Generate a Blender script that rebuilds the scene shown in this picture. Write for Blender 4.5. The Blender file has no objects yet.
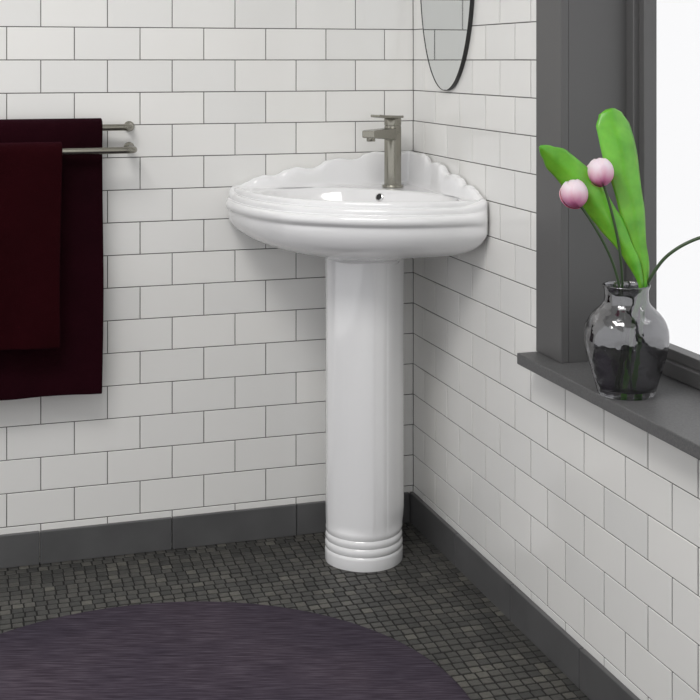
import bpy, bmesh, math, random
from mathutils import Vector, Matrix
random.seed(7)
scn = bpy.context.scene
scn.view_settings.view_transform = 'Standard'
col = scn.collection

# ------------------------------------------------------------------ camera
A = math.radians(17.35)
CAM = Vector((-1.147, -3.130, 1.176))
Rv = Vector((math.cos(A), -math.sin(A), 0)); Fv = Vector((math.sin(A), math.cos(A), 0))
cd = bpy.data.cameras.new("camera"); cam = bpy.data.objects.new("camera", cd); col.objects.link(cam)
cam.location = CAM; cam.rotation_euler = (math.radians(90), 0, -A)
cd.sensor_width = 36; cd.lens = 1305/700*36; cd.shift_y = -290/700
scn.camera = cam

# ------------------------------------------------------------------ helpers
def mat(name, color=(.8,.8,.8), rough=.5, metal=0, **kw):
    m = bpy.data.materials.new(name); m.use_nodes = True
    b = m.node_tree.nodes["Principled BSDF"]
    b.inputs["Base Color"].default_value = (*color, 1)
    b.inputs["Roughness"].default_value = rough
    b.inputs["Metallic"].default_value = metal
    for k, v in kw.items(): b.inputs[k.replace('_', ' ')].default_value = v
    return m
def nd(m, t): return m.node_tree.nodes.new(t)
def lk(m, a, b): m.node_tree.links.new(a, b)
def bsdf(m): return m.node_tree.nodes["Principled BSDF"]
def ramp(m, fac, stops):
    r = nd(m, 'ShaderNodeValToRGB'); e = r.color_ramp.elements
    while len(e) < len(stops): e.new(.5)
    for i, (p, c) in enumerate(stops): e[i].position = p; e[i].color = (*c, 1)
    lk(m, fac, r.inputs[0]); return r.outputs[0]
def noise(m, scale, detail=2, vec=None, rough=.5):
    n = nd(m, 'ShaderNodeTexNoise'); n.inputs['Scale'].default_value = scale
    n.inputs['Detail'].default_value = detail; n.inputs['Roughness'].default_value = rough
    if vec: lk(m, vec, n.inputs['Vector'])
    return n
def objco(m, scale=(1,1,1)):
    t = nd(m, 'ShaderNodeTexCoord'); mp = nd(m, 'ShaderNodeMapping'); mp.inputs['Scale'].default_value = scale
    lk(m, t.outputs['Object'], mp.inputs['Vector']); return mp.outputs[0]
def bump(m, h, strength=.3, dist=.002):
    b = nd(m, 'ShaderNodeBump'); b.inputs['Strength'].default_value = strength; b.inputs['Distance'].default_value = dist
    lk(m, h, b.inputs['Height']); lk(m, b.outputs[0], bsdf(m).inputs['Normal']); return b
def mesh(name, V, F, mats, smooth=False, parent=None, fm=None, angle=None):
    me = bpy.data.meshes.new(name); me.from_pydata([tuple(v) for v in V], [], F)
    for m in (mats if isinstance(mats, (list, tuple)) else [mats]): me.materials.append(m)
    if fm:
        for p, i in zip(me.polygons, fm): p.material_index = i
    bm = bmesh.new(); bm.from_mesh(me); bmesh.ops.recalc_face_normals(bm, faces=bm.faces); bm.to_mesh(me); bm.free()
    if smooth: me.shade_smooth()
    if angle: me.set_sharp_from_angle(angle=math.radians(angle))
    o = bpy.data.objects.new(name, me); col.objects.link(o)
    if parent: o.parent = parent
    return o
def empty(name):
    o = bpy.data.objects.new(name, None); o.empty_display_size = .05; col.objects.link(o); return o
def boxvf(x0, x1, y0, y1, z0, z1, V, F):
    n = len(V)
    V += [(x0,y0,z0),(x1,y0,z0),(x1,y1,z0),(x0,y1,z0),(x0,y0,z1),(x1,y0,z1),(x1,y1,z1),(x0,y1,z1)]
    F += [[n+i for i in f] for f in ((3,2,1,0),(4,5,6,7),(0,1,5,4),(1,2,6,5),(2,3,7,6),(3,0,4,7))]
def boxes(name, lst, m, parent=None, bev=0):
    V, F = [], []
    for b in lst: boxvf(*b, V, F)
    o = mesh(name, V, F, m, parent=parent)
    if bev:
        md = o.modifiers.new("bevel", 'BEVEL'); md.width = bev; md.segments = 3; md.limit_method = 'ANGLE'
    return o
def cr(P, n=8):
    P = [Vector(p) for p in P]; out = []
    Q = [2*P[0]-P[1]] + P + [2*P[-1]-P[-2]]
    for i in range(1, len(Q)-2):
        for k in range(n):
            t = k/n; a, b, c, d = Q[i-1], Q[i], Q[i+1], Q[i+2]
            out.append(.5*((2*b)+(c-a)*t+(2*a-5*b+4*c-d)*t*t+(3*b-a-3*c+d)*t**3))
    out.append(P[-1]); return out
def tube(name, P, r, m, parent=None, n=16, caps=True):
    P = [Vector(p) for p in P]; V, F = [], []
    rs = r if isinstance(r, (list, tuple)) else [r]*len(P)
    up = None
    for i, p in enumerate(P):
        t = (P[min(i+1, len(P)-1)]-P[max(i-1, 0)]).normalized()
        if up is None:
            up = t.orthogonal().normalized()
        up = (up - t*up.dot(t)).normalized(); s = t.cross(up)
        for k in range(n):
            a = 2*math.pi*k/n; V.append(p+rs[i]*(math.cos(a)*up+math.sin(a)*s))
    for i in range(len(P)-1):
        for k in range(n): F.append([i*n+k, i*n+(k+1)%n, (i+1)*n+(k+1)%n, (i+1)*n+k])
    if caps: F.append(list(range(n))[::-1]); F.append([(len(P)-1)*n+k for k in range(n)])
    return mesh(name, V, F, m, True, parent, angle=50)
def lathe(name, prof, m, center=(0,0,0), n=64, parent=None, axis=None, angle=None):
    V, F = [], []
    for r, z in prof:
        for k in range(n):
            a = 2*math.pi*k/n; V.append(Vector((r*math.cos(a), r*math.sin(a), z)))
    for i in range(len(prof)-1):
        for k in range(n): F.append([i*n+k, i*n+(k+1)%n, (i+1)*n+(k+1)%n, (i+1)*n+k])
    if prof[0][0] > 1e-6: F.append(list(range(n))[::-1])
    if prof[-1][0] > 1e-6: F.append([(len(prof)-1)*n+k for k in range(n)])
    M = Matrix.Identity(3)
    if axis is not None: M = Vector((0,0,1)).rotation_difference(Vector(axis)).to_matrix()
    V = [M@v+Vector(center) for v in V]
    return mesh(name, V, F, m, True, parent, angle=angle or 40)
def interp(x, xs, ys):
    if x <= xs[0]: return ys[0]
    for i in range(1, len(xs)):
        if x <= xs[i]:
            t = (x-xs[i-1])/(xs[i]-xs[i-1]); t = t*t*(3-2*t); return ys[i-1]+(ys[i]-ys[i-1])*t
    return ys[-1]
def sst(t): t = max(0, min(1, t)); return t*t*(3-2*t)

# ------------------------------------------------------------------ materials
m_tile = mat("glazed_white_tile", rough=.12)
g = nd(m_tile, 'ShaderNodeNewGeometry')
lk(m_tile, ramp(m_tile, g.outputs['Random Per Island'], [(0,(.70,.70,.69)),(.04,(.765,.762,.748)),(1,(.81,.803,.783))]), bsdf(m_tile).inputs['Base Color'])
nz = noise(m_tile, 14, 2, objco(m_tile)); bump(m_tile, nz.outputs['Fac'], .10, .004)
m_grout = mat("grey_grout", (.115,.112,.108), .9)
m_floorback = mat("floor_grout", (.016,.0155,.015), .95)
m_base = mat("grey_baseboard_tile", (.085,.087,.092), .38)
nz = noise(m_base, 9, 5, objco(m_base)); lk(m_base, ramp(m_base, nz.outputs['Fac'], [(.3,(.076,.076,.078)),(.7,(.102,.102,.104))]), bsdf(m_base).inputs['Base Color'])
m_win = mat("grey_painted_frame", (.088,.087,.088), .42)
m_sill = mat("grey_sill", (.10,.10,.104), .5)
nz = noise(m_sill, 300, 3, objco(m_sill)); lk(m_sill, ramp(m_sill, nz.outputs['Fac'], [(.35,(.08,.08,.082)),(.7,(.115,.115,.117))]), bsdf(m_sill).inputs['Base Color'])
m_porc = mat("white_porcelain", (.83,.83,.84), .08, Coat_Weight=.5, Coat_Roughness=.03)
m_nick = mat("brushed_nickel", (.30,.29,.25), .25, 1)
m_chrome = mat("chrome", (.7,.7,.7), .1, 1)
m_black = mat("black_void", (.01,.01,.01), .6)
m_frame = mat("black_mirror_frame", (.015,.015,.015), .35)
m_mirror = mat("mirror_silver", (.74,.76,.76), .03, 1)

# slate mosaic
m_slate = mat("slate_mosaic", rough=.5)
g = nd(m_slate, 'ShaderNodeNewGeometry'); oc = objco(m_slate)
c1 = ramp(m_slate, g.outputs['Random Per Island'], [(0,(.040,.040,.039)),(.5,(.060,.059,.056)),(.88,(.082,.079,.073)),(1,(.12,.116,.103))])
nz = noise(m_slate, 90, 5, oc, .65)
mx = nd(m_slate, 'ShaderNodeMixRGB'); mx.blend_type = 'MULTIPLY'; mx.inputs[0].default_value = .8
lk(m_slate, c1, mx.inputs[1]); lk(m_slate, ramp(m_slate, nz.outputs['Fac'], [(.25,(.55,.55,.55)),(.75,(1.45,1.45,1.4))]), mx.inputs[2])
lk(m_slate, mx.outputs[0], bsdf(m_slate).inputs['Base Color']); bump(m_slate, nz.outputs['Fac'], .35, .003)

# ------------------------------------------------------------------ tiled walls
H = 2.6; RZ = 1.176; RH = .0775; PW = .1545; G = .0021; TD = .0018
def sub(rect, hole):
    a0, a1, z0, z1 = rect
    if not hole: return [rect]
    h0, h1, k0, k1 = hole
    if a1 <= h0 or a0 >= h1 or z1 <= k0 or z0 >= k1: return [rect]
    out = []
    if a0 < h0: out.append((a0, h0-.001, z0, z1))
    if a1 > h1: out.append((h1+.001, a1, z0, z1))
    m0, m1 = max(a0, h0), min(a1, h1)
    if z0 < k0: out.append((m0, m1, z0, k0-.001))
    if z1 > k1: out.append((m0, m1, k1+.001, z1))
    return out
def tiles(L, pos, hole, par, V, F, M, GW):
    k = -16
    while RZ+RH*k < H:
        z0 = max(RZ+RH*k, .0)+G/2; z1 = min(RZ+RH*(k+1), H)-G/2
        if z1-z0 > .004:
            off = PW/2 if (k+par) % 2 == 0 else 0
            s = -PW+off
            while s < L:
                a0, a1 = max(s+GW/2, .0004), min(s+PW-GW/2, L)
                if a1-a0 > .004:
                    for r in sub((a0, a1, z0, z1), hole):
                        if r[1]-r[0] < .004 or r[3]-r[2] < .004: continue
                        n = len(V); e = .0009
                        jt = [random.uniform(-.0002, .0002) for _ in range(4)]
                        q = [(r[0],r[2]),(r[1],r[2]),(r[1],r[3]),(r[0],r[3])]
                        qi = [(r[0]+e,r[2]+e),(r[1]-e,r[2]+e),(r[1]-e,r[3]-e),(r[0]+e,r[3]-e)]
                        V += [pos(x, z, 0) for x, z in q]+[pos(x, z, TD-.0006) for x, z in q]+[pos(x, z, TD+j) for (x, z), j in zip(qi, jt)]
                        for i in range(4):
                            j = (i+1) % 4
                            F.append([n+i,n+j,n+4+j,n+4+i]); F.append([n+4+i,n+4+j,n+8+j,n+8+i]); M.extend([1,1])
                        F.append([n+8,n+9,n+10,n+11]); M.append(1)
                s += PW
        k += 1
V, F = [], []; boxvf(-2.7, .0, TD, .12, -.05, H, V, F); M = [0]*6
tiles(2.7, lambda s, z, d: (-s, TD-d, z), None, 0, V, F, M, .0021)
mesh("wall_left", V, F, [m_grout, m_tile], fm=M)
WY0, WY1, WZ0, WZ1 = .742, 2.05, .570, 2.15
V, F = [], []
x0, x1 = TD, .20
boxvf(x0, x1, -WY0, .12, -.05, H, V, F); boxvf(x0, x1, -4.2, -WY1, -.05, H, V, F)
boxvf(x0, x1, -WY1, -WY0, -.05, WZ0, V, F); boxvf(x0, x1, -WY1, -WY0, WZ1, H, V, F); M = [0]*24
tiles(4.2, lambda s, z, d: (TD-d, -s, z), (WY0, WY1, WZ0, WZ1), 1, V, F, M, .0036)
mesh("wall_right", V, F, [m_grout, m_tile], fm=M)
m_ceil = mat("white_ceiling_paint", (.8,.8,.79), .9)
boxes("ceiling", [(-2.7, .2, -3.3, .12, H, H+.08)], m_ceil)

# ------------------------------------------------------------------ floor of individual square slate chips
V, F = [], []; boxvf(-2.7, TD, -4.2, TD, -.06, -.0010, V, F); M = [0]*6
P = .0245
ny = int(3.2/P); nxx = int(2.0/P)
def jit(a): return random.uniform(-a, a)
for j in range(ny):
    y = -.002-(j+.5)*P; sh = jit(.0035)
    for i in range(nxx):
        cx = -.002-(i+.5)*P+sh+jit(.0006); cy = y+jit(.0006)
        if cx > -.012: cx = -.0125
        hx = P/2-.0015-random.random()*.0006; hy = P/2-.0022-random.random()*.0006; n = len(V); h = .0002+jit(.0003)
        oc8 = []
        for sx, sy in ((-1,-1),(1,-1),(1,1),(-1,1)):
            c = .0005+random.random()*.0008; ex, ey = jit(.0006), jit(.0006)
            pa = (cx+sx*hx+ex, cy+sy*(hy-c)); pb = (cx+sx*(hx-c), cy+sy*hy+ey)
            oc8 += ([pb, pa] if (sx, sy) in ((-1,-1),(1,1)) else [pa, pb])
        oc8.sort(key=lambda p: math.atan2(p[1]-cy, p[0]-cx))
        V += [(px, py, -.0010) for px, py in oc8]+[(cx+(px-cx)*.97, cy+(py-cy)*.97, h) for px, py in oc8]
        for q in range(8): F.append([n+q, n+(q+1)%8, n+8+(q+1)%8, n+8+q]); M.append(1)
        F.append([n+8+q for q in range(8)]); M.append(1)
mesh("floor", V, F, [m_floorback, m_slate], fm=M)

# ------------------------------------------------------------------ baseboards
bl, br = [], []
for i in range(8):
    bl.append((-.31*(i+1)+.001, -.31*i-.001-(.012 if i == 0 else 0), -.011, .0, .0, .076))
for i in range(13):
    br.append((-.011, .0, -.31*(i+1)+.001, -.31*i-.001, .0, .076))
boxes("baseboard_left", bl, m_base, bev=.0018); boxes("baseboard_right", br, m_base, bev=.0018)

# ------------------------------------------------------------------ window
win = empty("window_1")
cw = .112
y0, y1 = -WY1, -WY0
boxes("casing", [(-.010, .006, y1-cw, y1, .592, WZ1), (-.010, .006, y0, y0+cw, .592, WZ1), (-.010, .006, y0+cw, y1-cw, WZ1-cw, WZ1)], m_win, win, .0015)
iy0, iy1, iz1 = y0+cw, y1-cw, WZ1-cw
boxes("jamb", [(.006, .185, iy1, y1, .592, WZ1), (.006, .185, y0, iy0, .592, WZ1), (.006, .185, iy0, iy1, iz1, WZ1)], m_win, win)
def rect_frame(name, x0, x1, ya, yb, za, zb, w, bev=.002):
    boxes(name, [(x0,x1,ya,ya+w,za,zb),(x0,x1,yb-w,yb,za,zb),(x0,x1,ya+w,yb-w,za,za+w),(x0,x1,ya+w,yb-w,zb-w,zb)], m_win, win, bev)
rect_frame("outer_frame", .130, .175, iy0, iy1, .592, iz1, .028)
rect_frame("sash", .142, .170, iy0+.028, iy1-.028, .620, iz1-.028, .020)
m_glass = bpy.data.materials.new("window_glass"); m_glass.use_nodes = True
nt = m_glass.node_tree; nt.nodes.clear()
out = nt.nodes.new('ShaderNodeOutputMaterial'); mxs = nt.nodes.new('ShaderNodeMixShader'); tr = nt.nodes.new('ShaderNodeBsdfTransparent'); gl = nt.nodes.new('ShaderNodeBsdfGlossy')
gl.inputs['Roughness'].default_value = .02; mxs.inputs[0].default_value = .04
nt.links.new(tr.outputs[0], mxs.inputs[1]); nt.links.new(gl.outputs[0], mxs.inputs[2]); nt.links.new(mxs.outputs[0], out.inputs[0])
boxes("glass_pane", [(.154, .158, iy0+.045, iy1-.045, .635, iz1-.045)], m_glass, win)
boxes("trim_sill", [(-.052, .185, y0, y1, .569, .5915)], m_sill, bev=.002)

# ------------------------------------------------------------------ corner pedestal sink
S2 = math.sqrt(2)
def qw(q, w, z): return Vector((-(q+w)/S2-.003, -(q-w)/S2-.003, z))
sink = empty("pedestal_sink")
half = []
NW = 64; E = .466
for i in range(NW): s = E*i/NW; half.append((s/S2, s/S2, 0., s))
endp = cr([(E,0,0),(.482,.010,0),(.490,.032,0),(.4915,.0615,0)], 4)[:-1]
for i, p in enumerate(endp): half.append(((p.x+p.y)/S2, (p.x-p.y)/S2, sst(i/len(endp)), E))
NF = 34
for i in range(NF+1): w = .304*(1-i/NF); half.append((.545-w*w/.6, w, 1., E))
outl = half + [(q, -w, m, s) for q, w, m, s in half[-2:0:-1]]
N = len(outl)
C = (.340, 0)
hs = [0,.06,.10,.125,.145,.16,.195,.23,.255,.27,.285,.31,.34,.36,.375,.395,.42,.435,.46]
hz = [.946,.944,.946,.942,.930,.928,.932,.928,.914,.908,.909,.913,.907,.896,.893,.895,.888,.880,.871]
bowl = [(0.05,.742),(.3,.745),(.55,.757),(.75,.782),(.88,.815),(.95,.842),(.985,.856),(1.01,.861),(1.035,.862)]
fr = [(-.043,.861),(-.040,.8665),(-.033,.8695),(-.026,.8670),(-.0235,.8590),(-.0265,.8540),(-.0200,.8560),(-.0125,.8530),(-.0105,.8450),(-.0135,.8395),(-.0060,.8405),(.0012,.8365),(.0035,.8270),(-.0005,.8190),(-.0085,.8150),(-.0080,.8070),(-.0100,.7935)]
wl = [(-.030,.862),(-.026,.866),(-.024,.0),(-.022,-.006),(-.018,-.0015),(-.012,0),(-.005,-.0012),(-.001,-.005),(0,-.012)]
rings = []
pdc = (.2715, .001)
for gk, z in bowl:
    ring = []
    for q, w, m, s in outl:
        dq, dw = q-C[0], w-C[1]; R = math.hypot(dq, dw); uq, uw = dq/R, dw/R
        e = 2.2; aq = .155 if uq > 0 else .160
        rb = (abs(uq/aq)**e+abs(uw/.250)**e)**(-1/e)
        ring.append(qw(C[0]+uq*rb*gk, uw*rb*gk, z))
    rings.append(ring)
for i, (df, zf) in enumerate(fr):
    ring = []
    for q, w, m, s in outl:
        dq, dw = q-C[0], w-C[1]; R = math.hypot(dq, dw); uq, uw = dq/R, dw/R
        h = interp(s, hs, hz)
        if i < len(wl):
            dd, zz = wl[i]
            zw = zz if zz > .5 else (.862+.55*(h-.862) if i == 2 else h+zz)
        else:
            dd = 0; f = (i-len(wl)+1)/(len(fr)-len(wl)); zw = (h-.012)*(1-f)+.791*f
        d = dd*(1-m)+df*m; z = zw*(1-m)+zf*m
        ring.append(qw(q+uq*d, w+uw*d, z))
    rings.append(ring)
for f, z in [(.03,.781),(.08,.767),(.15,.7555),(.26,.745),(.40,.736),(.56,.729),(.72,.7225),(.87,.7155),(.97,.709),(1,.700)]:
    ring = []
    for q, w, m, s in outl:
        dq, dw = q-C[0], w-C[1]; R = math.hypot(dq, dw); uq, uw = dq/R, dw/R
        q2, w2 = q+uq*-.010*m, w+uw*-.010*m
        pq, pw = pdc[0]+uq*.080, uw*.084
        ring.append(qw(q2*(1-f)+pq*f, w2*(1-f)+pw*f, z))
    rings.append(ring)
V = [v for r in rings for v in r]; F = []
for i in range(len(rings)-1):
    for k in range(N): F.append([i*N+k, i*N+(k+1)%N, (i+1)*N+(k+1)%N, (i+1)*N+k])
V.append(qw(C[0], 0, .7415)); cidx = len(V)-1
for k in range(N): F.append([k, (k+1)%N, cidx])
V = [Vector((v.x, v.y*(1+.032*sst(((-v.y)-(-v.x))/.38)), v.z)) for v in V]
basin = mesh("basin", V, F, m_porc, True, sink)
sm = basin.modifiers.new("sub", 'SUBSURF'); sm.levels = 1; sm.render_levels = 2
# pedestal column
hp = [(.087,0),(.0858,.020),(.082,.040),(.0758,.0555),(.0715,.0625),(.067,.0660),(.0645,.0685),(.060,.0722),(.052,.0780),(.045,.0810),(.041,.0818),(.038,.0832),(.034,.0850),(.020,.0872),(0,.088),(-.03,.087),(-.06,.080),(-.080,.058),(-.086,.03),(-.088,0)]
hp = [(p.x, p.y) for p in cr([(a, b, 0) for a, b in hp], 4)]
pl = hp + [(a, -b) for a, b in hp[-2:0:-1]]
NP = len(pl)
zp = [(0,1.035,.8),(.004,1.045,.8),(.024,1.045,.8),(.029,1.035,.8),(.031,1.008,.8),(.034,1.03,.8),(.040,1.045,.8),(.047,1.035,.8),(.050,1.0,.8),(.053,1.02,.8),(.059,1.035,.8),(.065,1.02,.8),(.068,.99,.75),(.071,1.002,.7),(.077,1.012,.6),(.083,1.0,.5),(.087,.98,.35),(.100,.975,.12),(.12,.97,0),(.3,.965,0),(.5,.965,0),(.66,.97,0),(.70,.98,0),(.722,.98,0)]
V, F = [], []
for z, s, b in zp:
    for a, w in pl:
        L = math.hypot(a/.087, w/.087); ea, ew = a/L, w/L
        V.append(qw(pdc[0]+(a*(1-b)+ea*b)*s, pdc[1]+(w*(1-b)+ew*b)*s, z))
for i in range(len(zp)-1):
    for k in range(NP): F.append([i*NP+k, i*NP+(k+1)%NP, (i+1)*NP+(k+1)%NP, (i+1)*NP+k])
F.append(list(range(NP)))
mesh("pedestal", V, F, m_porc, True, sink, angle=60)
dc = qw(C[0], 0, .742)
lathe("drain", [(0,.004),(.014,.004),(.016,.002),(.018,.004),(.021,.003),(.022,-.001)], m_chrome, dc, parent=sink)
oa = (qw(1,0,0)-qw(0,0,0)).normalized()*1.0+Vector((0,0,.35)); oa.normalize()
oc_ = qw(.1905, 0, .8445)
lathe("overflow_ring", [(.0065,-.004),(.0065,.0015),(.0075,.0028),(.0095,.0022),(.0105,0),(.0105,-.006)], m_chrome, oc_, 32, sink, oa)
lathe("overflow_hole", [(0,.0008),(.0068,.0008),(.0068,-.003)], m_black, oc_, 32, sink, oa)

# ------------------------------------------------------------------ faucet
fa = empty("basin_faucet")
fc = qw(.116, 0, .8625)
lathe("body", [(.0260,0),(.0260,.004),(.0250,.0055),(.0210,.006),(.0210,.148),(.0200,.150),(.0200,.152),(.0210,.153),(.0210,.168),(.0200,.170),(0,.170)], m_nick, fc, 48, fa)
D = (qw(1,0,0)-qw(0,0,0)).normalized(); T = Vector((-D.y, D.x, 0))
def bar(name, secs, m, parent, bev=.002):
    V, F = [], []
    for d, hw, z0, z1 in secs:
        for a, b in ((-hw,z0),(hw,z0),(hw,z1),(-hw,z1)): V.append(fc+D*d+T*a+Vector((0,0,b)))
    n = len(secs)
    for i in range(n-1):
        for k in range(4): F.append([i*4+k, i*4+(k+1)%4, i*4+4+(k+1)%4, i*4+4+k])
    F += [[3,2,1,0],[4*n-4+k for k in range(4)]]
    o = mesh(name, V, F, m, False, parent)
    md = o.modifiers.new("b", 'BEVEL'); md.width = bev; md.segments = 3
    return o
bar("spout", [(.012,.0165,.118,.146),(.06,.0165,.122,.146),(.118,.0165,.126,.146),(.134,.0165,.128,.145)], m_nick, fa)
lathe("aerator", [(0,-.006),(.010,-.006),(.0105,-.005),(.0105,.004)], m_nick, fc+D*.120+Vector((0,0,.125)), 32, fa)
bar("lever", [(-.020,.0205,.170,.176),(.02,.0205,.170,.177),(.07,.015,.173,.180),(.096,.013,.176,.182)], m_nick, fa, .0015)

# ------------------------------------------------------------------ oval mirror
mir = empty("oval_mirror")
def ovalring(xo, hy, hz_, n=96): return [Vector((xo, -.242+hy*math.cos(2*math.pi*i/n), 1.393+hz_*math.sin(2*math.pi*i/n))) for i in range(n)]
n = 96; a_, b_ = .167, .290
V = ovalring(-.001, a_, b_)+ovalring(-.010, a_, b_)+ovalring(-.011, a_-.0012, b_-.0012)+ovalring(-.0095, a_-.0018, b_-.0018); F = []
for i in range(3):
    for k in range(n): F.append([i*n+k, i*n+(k+1)%n, (i+1)*n+(k+1)%n, (i+1)*n+k])
mesh("mirror_frame", V, F, m_frame, True, mir, angle=40)
mesh("mirror_glass", ovalring(-.0095, a_-.0018, b_-.0018), [list(range(n))], m_mirror, False, mir)

# ------------------------------------------------------------------ towel rail + towels
rail = empty("towel_rail")
def railbar(name, y, z):
    x1 = -.722; x0 = -1.45; r = .022
    P = [(x0, -.002, z), (x0, y+r, z)]
    for i in range(1, 7): a = math.pi/2*i/6; P.append((x0+r-r*math.cos(a), y+r-r*math.sin(a), z))
    P += [(x0+.2, y, z), (x1-.2, y, z)]
    for i in range(0, 7): a = math.pi/2*i/6; P.append((x1-r+r*math.sin(a), y+r-r*math.cos(a), z))
    P += [(x1, y+r+.004, z), (x1, -.002, z)]
    tube(name, P, .0078, m_nick, rail, 20)
    for x in (x0, x1): lathe(name+"_flange", [(.0,-.007),(.011,-.007),(.0125,-.0055),(.0125,0)], m_nick, (x, 0, z), 32, rail, (0,1,0))
railbar("upper_bar", -.050, 1.018); railbar("lower_bar", -.108, .968)

def towelmat(name, c0, c1):
    m = mat(name, c0, .95); oc = objco(m)
    n1 = noise(m, 600, 2, oc); n2 = noise(m, 6, 3, oc)
    lk(m, ramp(m, n2.outputs['Fac'], [(.3, c0), (.7, c1)]), bsdf(m).inputs['Base Color'])
    bump(m, n1.outputs['Fac'], .9, .002)
    bsdf(m).inputs['Sheen Weight'].default_value = .06; bsdf(m).inputs['Sheen Tint'].default_value = (.5,.15,.3,1)
    bsdf(m).inputs['Specular IOR Level'].default_value = .05
    return m
m_t1 = towelmat("plum_terry", (.0105,.0016,.0032), (.017,.0022,.0048))
m_t2 = towelmat("maroon_terry", (.013,.0010,.0018), (.019,.0015,.0028))
def towel(name, x0, x1, y, z, zf, zb, m, th, seed):
    rr = .0135+th/2; prof = []
    nf = 34
    for i in range(nf): prof.append((y-rr, zf+(z-zf)*i/nf))
    for i in range(11): a = math.pi*i/10; prof.append((y-rr*math.cos(a), z+rr*math.sin(a)))
    for i in range(1, 25): prof.append((y+rr, z+(zb-z)*i/24))
    nx = 60; V, F = [], []; rnd = random.Random(seed); ph = [rnd.uniform(0, 6) for _ in range(4)]
    for j in range(nx+1):
        u = j/nx
        for i, (py, pz) in enumerate(prof):
            dn = max(0, min(1, (z-pz)/.45)); x = x0+(x1-x0)*u
            front = py < y
            wv = (math.sin(x*26+ph[0])*.005+math.sin(x*47+ph[1]+pz*3)*.003)*dn
            wv = -abs(wv)*.9-.0015*dn if front else min(wv, .0)*.3
            px = x + (math.sin(pz*9+ph[2])*.0035*(u-.4)) - .006*dn*(u-.5)
            zz = pz + (.004*math.sin(x*9+ph[3]) if i < 2 else 0)
            V.append((px, py+wv, zz))
    n = len(prof)
    for j in range(nx):
        for i in range(n-1): F.append([j*n+i, j*n+i+1, (j+1)*n+i+1, (j+1)*n+i])
    o = mesh(name, V, F, m, True)
    s = o.modifiers.new("s", 'SOLIDIFY'); s.thickness = th; s.offset = 0
    b = o.modifiers.new("b", 'BEVEL'); b.width = th*.35; b.segments = 3; b.limit_method = 'ANGLE'; b.angle_limit = math.radians(60)
    return o
towel("bath_towel", -1.30, -.790, -.050, 1.018, .402, .45, m_t1, .009, 3)
towel("bath_towel.001", -1.28, -.890, -.108, .968, .530, .60, m_t2, .009, 5)

# ------------------------------------------------------------------ round rug
m_rug = mat("purple_woven_rug", rough=.95)
oc = objco(m_rug, (14, 260, 1)); n1 = noise(m_rug, 1, 3, oc, .6)
n3 = noise(m_rug, 3.5, 3, objco(m_rug))
c = ramp(m_rug, n1.outputs['Fac'], [(.3,(.028,.022,.031)),(.5,(.058,.047,.064)),(.75,(.105,.089,.112))])
mx = nd(m_rug, 'ShaderNodeMixRGB'); mx.blend_type = 'MULTIPLY'; mx.inputs[0].default_value = .8; lk(m_rug, c, mx.inputs[1])
lk(m_rug, ramp(m_rug, n3.outputs['Fac'], [(.3,(.75,.75,.8)),(.7,(1.25,1.2,1.15))]), mx.inputs[2]); lk(m_rug, mx.outputs[0], bsdf(m_rug).inputs['Base Color'])
bump(m_rug, n1.outputs['Fac'], .6, .003)
bsdf(m_rug).inputs['Specular IOR Level'].default_value = .1
rug = lathe("round_rug", [(0,.0075),(.3,.0075),(.55,.0075),(.556,.0068),(.560,.004),(.559,.0),(0,0)], m_rug, (0,0,0), 160)
rug.location = (-.782, -.876, .0008); rug.rotation_euler = (0, 0, -A)

# ------------------------------------------------------------------ vase with orchids
VC = Vector((-.003, -1.092, .5918))
SC = 1305/2.290
vase = empty("flower_vase")
m_vase = mat("smoked_glass", (.56,.56,.58), .02, 0, Transmission_Weight=1.0, IOR=1.45)
prof = [(0,.002),(.044,.0),(.049,.002),(.0515,.008),(.059,.034),(.067,.060),(.0720,.082),(.0735,.100),(.0720,.115),(.066,.130),(.056,.143),(.046,.152),(.0405,.159),(.0385,.167),(.0385,.180),(.0405,.187),(.0415,.190),(.0400,.191),(.0375,.189),(.0360,.180),(.0360,.167),(.038,.159),(.044,.150),(.054,.140),(.064,.127),(.0695,.113),(.070,.100),(.068,.082),(.055,.034),(.047,.013),(0,.010)]
pp = [(p.x, p.y) for p in cr([(a, b, 0) for a, b in prof], 3)]
lathe("vase_body", pp, m_vase, VC, 96, vase, angle=80)
nz = noise(m_vase, 26, 2, objco(m_vase)); bp = bump(m_vase, nz.outputs['Fac'], .45, .01)
nt = m_vase.node_tree; gl = nd(m_vase, 'ShaderNodeBsdfGlossy'); gl.inputs['Roughness'].default_value = .03
mxs = nd(m_vase, 'ShaderNodeMixShader')
tc = nd(m_vase, 'ShaderNodeTexCoord'); sx = nd(m_vase, 'ShaderNodeSeparateXYZ'); lk(m_vase, tc.outputs['Generated'], sx.inputs[0])
lk(m_vase, ramp(m_vase, sx.outputs[2], [(0,(.15,.15,.15)),(.35,(.25,.25,.25)),(.6,(.42,.42,.42)),(1,(.40,.40,.40))]), mxs.inputs[0])
gl.inputs['Color'].default_value = (.36,.36,.37,1); lk(m_vase, bp.outputs[0], gl.inputs['Normal'])
lk(m_vase, bsdf(m_vase).outputs[0], mxs.inputs[1]); lk(m_vase, gl.outputs[0], mxs.inputs[2])
lk(m_vase, mxs.outputs[0], nt.nodes['Material Output'].inputs['Surface'])

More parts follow.
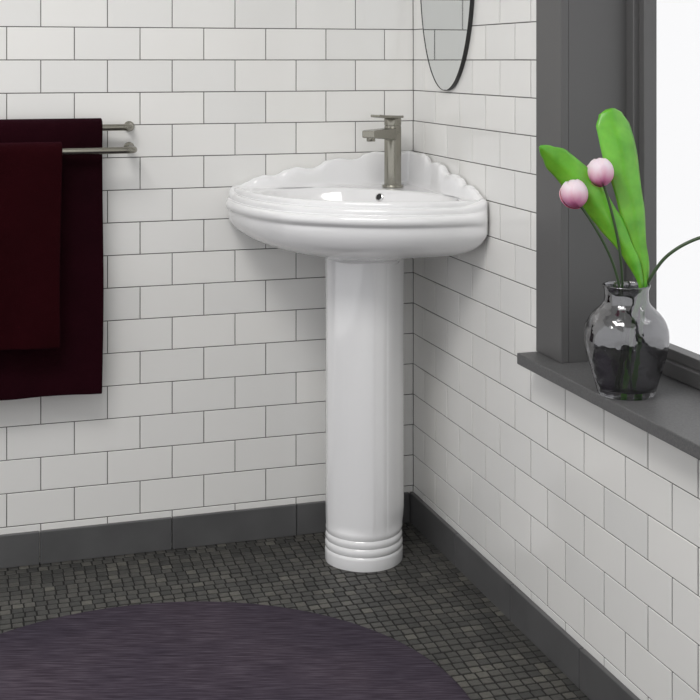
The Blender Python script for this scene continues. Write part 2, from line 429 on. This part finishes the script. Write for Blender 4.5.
plant = empty("orchid_stems")
def pv(px, py, df=0.):   # point in the vertical plane through the vase axis that faces the room
    return Vector((VC.x, VC.y, 0))+Rv*((px-624)/SC)+Fv*df+Vector((0,0,1.176-(py-60)/SC))
m_stem = mat("dark_green_stem", (.03,.06,.02), .45)
m_leaf = mat("leaf_green", rough=.33, Subsurface_Weight=.1)
oc = objco(m_leaf); n1 = noise(m_leaf, 25, 3, oc)
lk(m_leaf, ramp(m_leaf, n1.outputs['Fac'], [(.3,(.06,.29,.018)),(.7,(.13,.46,.035))]), bsdf(m_leaf).inputs['Base Color'])
def leaf(name, pts, widths, fold, m, tw=0.):
    c = cr(pts, 10); n = len(c); V, F = [], []; K = 11
    for i, p in enumerate(c):
        t = (c[min(i+1, n-1)]-c[max(i-1, 0)]).normalized()
        side = t.cross(Fv).normalized(); side = (Matrix.Rotation(tw*(i/n), 3, t)@side)
        nr = side.cross(t).normalized()
        w = interp(i/(n-1), widths[0], widths[1])
        for k in range(K):
            s = (k/(K-1))*2-1
            V.append(p+side*(w*s)+nr*(fold*w*(abs(s)**1.3))+nr*.0012*math.sin(i*.5+s*2))
    for i in range(n-1):
        for k in range(K-1): F.append([i*K+k, i*K+k+1, (i+1)*K+k+1, (i+1)*K+k])
    o = mesh(name, V, F, m, True, plant)
    s = o.modifiers.new("s", 'SOLIDIFY'); s.thickness = .0012
    return o
leaf("leaf_tall", [pv(632,392,.01), pv(640,320,.0), pv(644,283,.0), pv(637,240,.0), pv(628,190,.005), pv(620,145,.015), pv(613,109,.035)],
     ([0,.3,.45,.62,.8,.93,.98,1], [.004,.004,.012,.024,.033,.033,.024,.010]), .35, m_leaf, .3)
leaf("leaf_side", [pv(622,392,0), pv(632,320,.0), pv(638,283,-.005), pv(620,243,-.01), pv(595,206,-.01), pv(566,172,-.02), pv(535,145,-.03)],
     ([0,.3,.45,.6,.75,.9,.97,1], [.004,.004,.012,.022,.029,.024,.012,.002]), .45, m_leaf, -.2)
tube("stem_bud_front", cr([pv(628,388,-.01), pv(618,300,-.01), pv(609,262,-.015), pv(592,228,-.02), pv(572,198,-.02)], 6), .0024, m_stem, plant, 10)
tube("stem_bud_rear", cr([pv(617,388,.0), pv(620,295,.0), pv(616,250,-.012), pv(608,212,-.014), pv(598,176,-.01)], 6), .0024, m_stem, plant, 10)
tube("stem_arching", cr([pv(614,388,.01), pv(640,300,.01), pv(648,278,.0), pv(662,256,-.01), pv(684,240,-.02), pv(712,230,-.03), pv(745,226,-.03)], 6), .0030, m_stem, plant, 10)
m_bud = mat("pink_petal", rough=.5, Subsurface_Weight=.2)
tc = nd(m_bud, 'ShaderNodeTexCoord'); sx = nd(m_bud, 'ShaderNodeSeparateXYZ'); lk(m_bud, tc.outputs['Generated'], sx.inputs[0])
nn = noise(m_bud, 60, 3, objco(m_bud, (1,1,.3)))
ad = nd(m_bud, 'ShaderNodeMath'); ad.operation = 'MULTIPLY_ADD'; lk(m_bud, nn.outputs['Fac'], ad.inputs[0]); ad.inputs[1].default_value = .5; lk(m_bud, sx.outputs[2], ad.inputs[2])
lk(m_bud, ramp(m_bud, ad.outputs[0], [(.25,(.40,.03,.14)),(.50,(.72,.22,.38)),(.8,(.84,.50,.58)),(1,(.88,.68,.72))]), bsdf(m_bud).inputs['Base Color'])
def bud(name, c, ax, r, seed):
    V, F = [], []; M3 = Vector((0,0,1)).rotation_difference(Vector(ax).normalized()).to_matrix(); rn = random.Random(seed)
    for k in range(7):
        az = k*2.3+rn.random()*.3; span = 1.35; rad = r*(.90+.022*k); nu, nv = 16, 14; n = len(V)
        top = (3.14, 3.12, 3.08, 2.95, 2.8, 2.6, 2.45)[k]
        for i in range(nv+1):
            th = .02+(top-.02)*i/nv
            wd = span*max(.05, math.sin(min(1, (i+.8)/(nv+.8))*math.pi))**.45
            for j in range(nu+1):
                a = az+wd*(j/nu*2-1); lift = 1+.03*(abs(j/nu*2-1)**2)
                V.append(c+M3@Vector((rad*lift*math.sin(th)*math.cos(a), rad*lift*math.sin(th)*math.sin(a), -rad*1.1*math.cos(th))))
        for i in range(nv):
            for j in range(nu): F.append([n+i*(nu+1)+j, n+i*(nu+1)+j+1, n+(i+1)*(nu+1)+j+1, n+(i+1)*(nu+1)+j])
    n = len(V)
    for i in range(13):
        for j in range(24):
            th = math.pi*i/12; a = 2*math.pi*j/24; V.append(c+M3@Vector((r*.86*math.sin(th)*math.cos(a), r*.86*math.sin(th)*math.sin(a), -r*.95*math.cos(th))))
    for i in range(12):
        for j in range(24): F.append([n+i*24+j, n+i*24+(j+1)%24, n+(i+1)*24+(j+1)%24, n+(i+1)*24+j])
    o = mesh(name, V, F, m_bud, True, plant); s = o.modifiers.new("s", 'SOLIDIFY'); s.thickness = .0008
    return o
bud("bud_front", pv(570,192,-.02), (-.25,.15,.9), .0235, 1)
bud("bud_rear", pv(597,171,-.01), (-.1,.15,.95), .0230, 2)

# ------------------------------------------------------------------ light
w = bpy.data.worlds.new("daylight"); scn.world = w; w.use_nodes = True
w.node_tree.nodes["Background"].inputs[0].default_value = (.99,.99,1,1); w.node_tree.nodes["Background"].inputs[1].default_value = 1.04
def area(name, loc, target, size, power, color=(1,1,1)):
    l = bpy.data.lights.new(name, 'AREA'); l.shape = 'RECTANGLE'; l.size, l.size_y = size; l.energy = power; l.color = color
    o = bpy.data.objects.new(name, l); col.objects.link(o); o.location = loc
    o.rotation_euler = (Vector(target)-Vector(loc)).to_track_quat('-Z', 'Y').to_euler(); return o
area("added_overhead_fill", (-1.3, -1.7, 2.56), (-1.0, -1.3, .4), (1.1, 1.1), 50, (1,.98,.95))  # added overhead fill for brightness and contrast, not a known room fixture
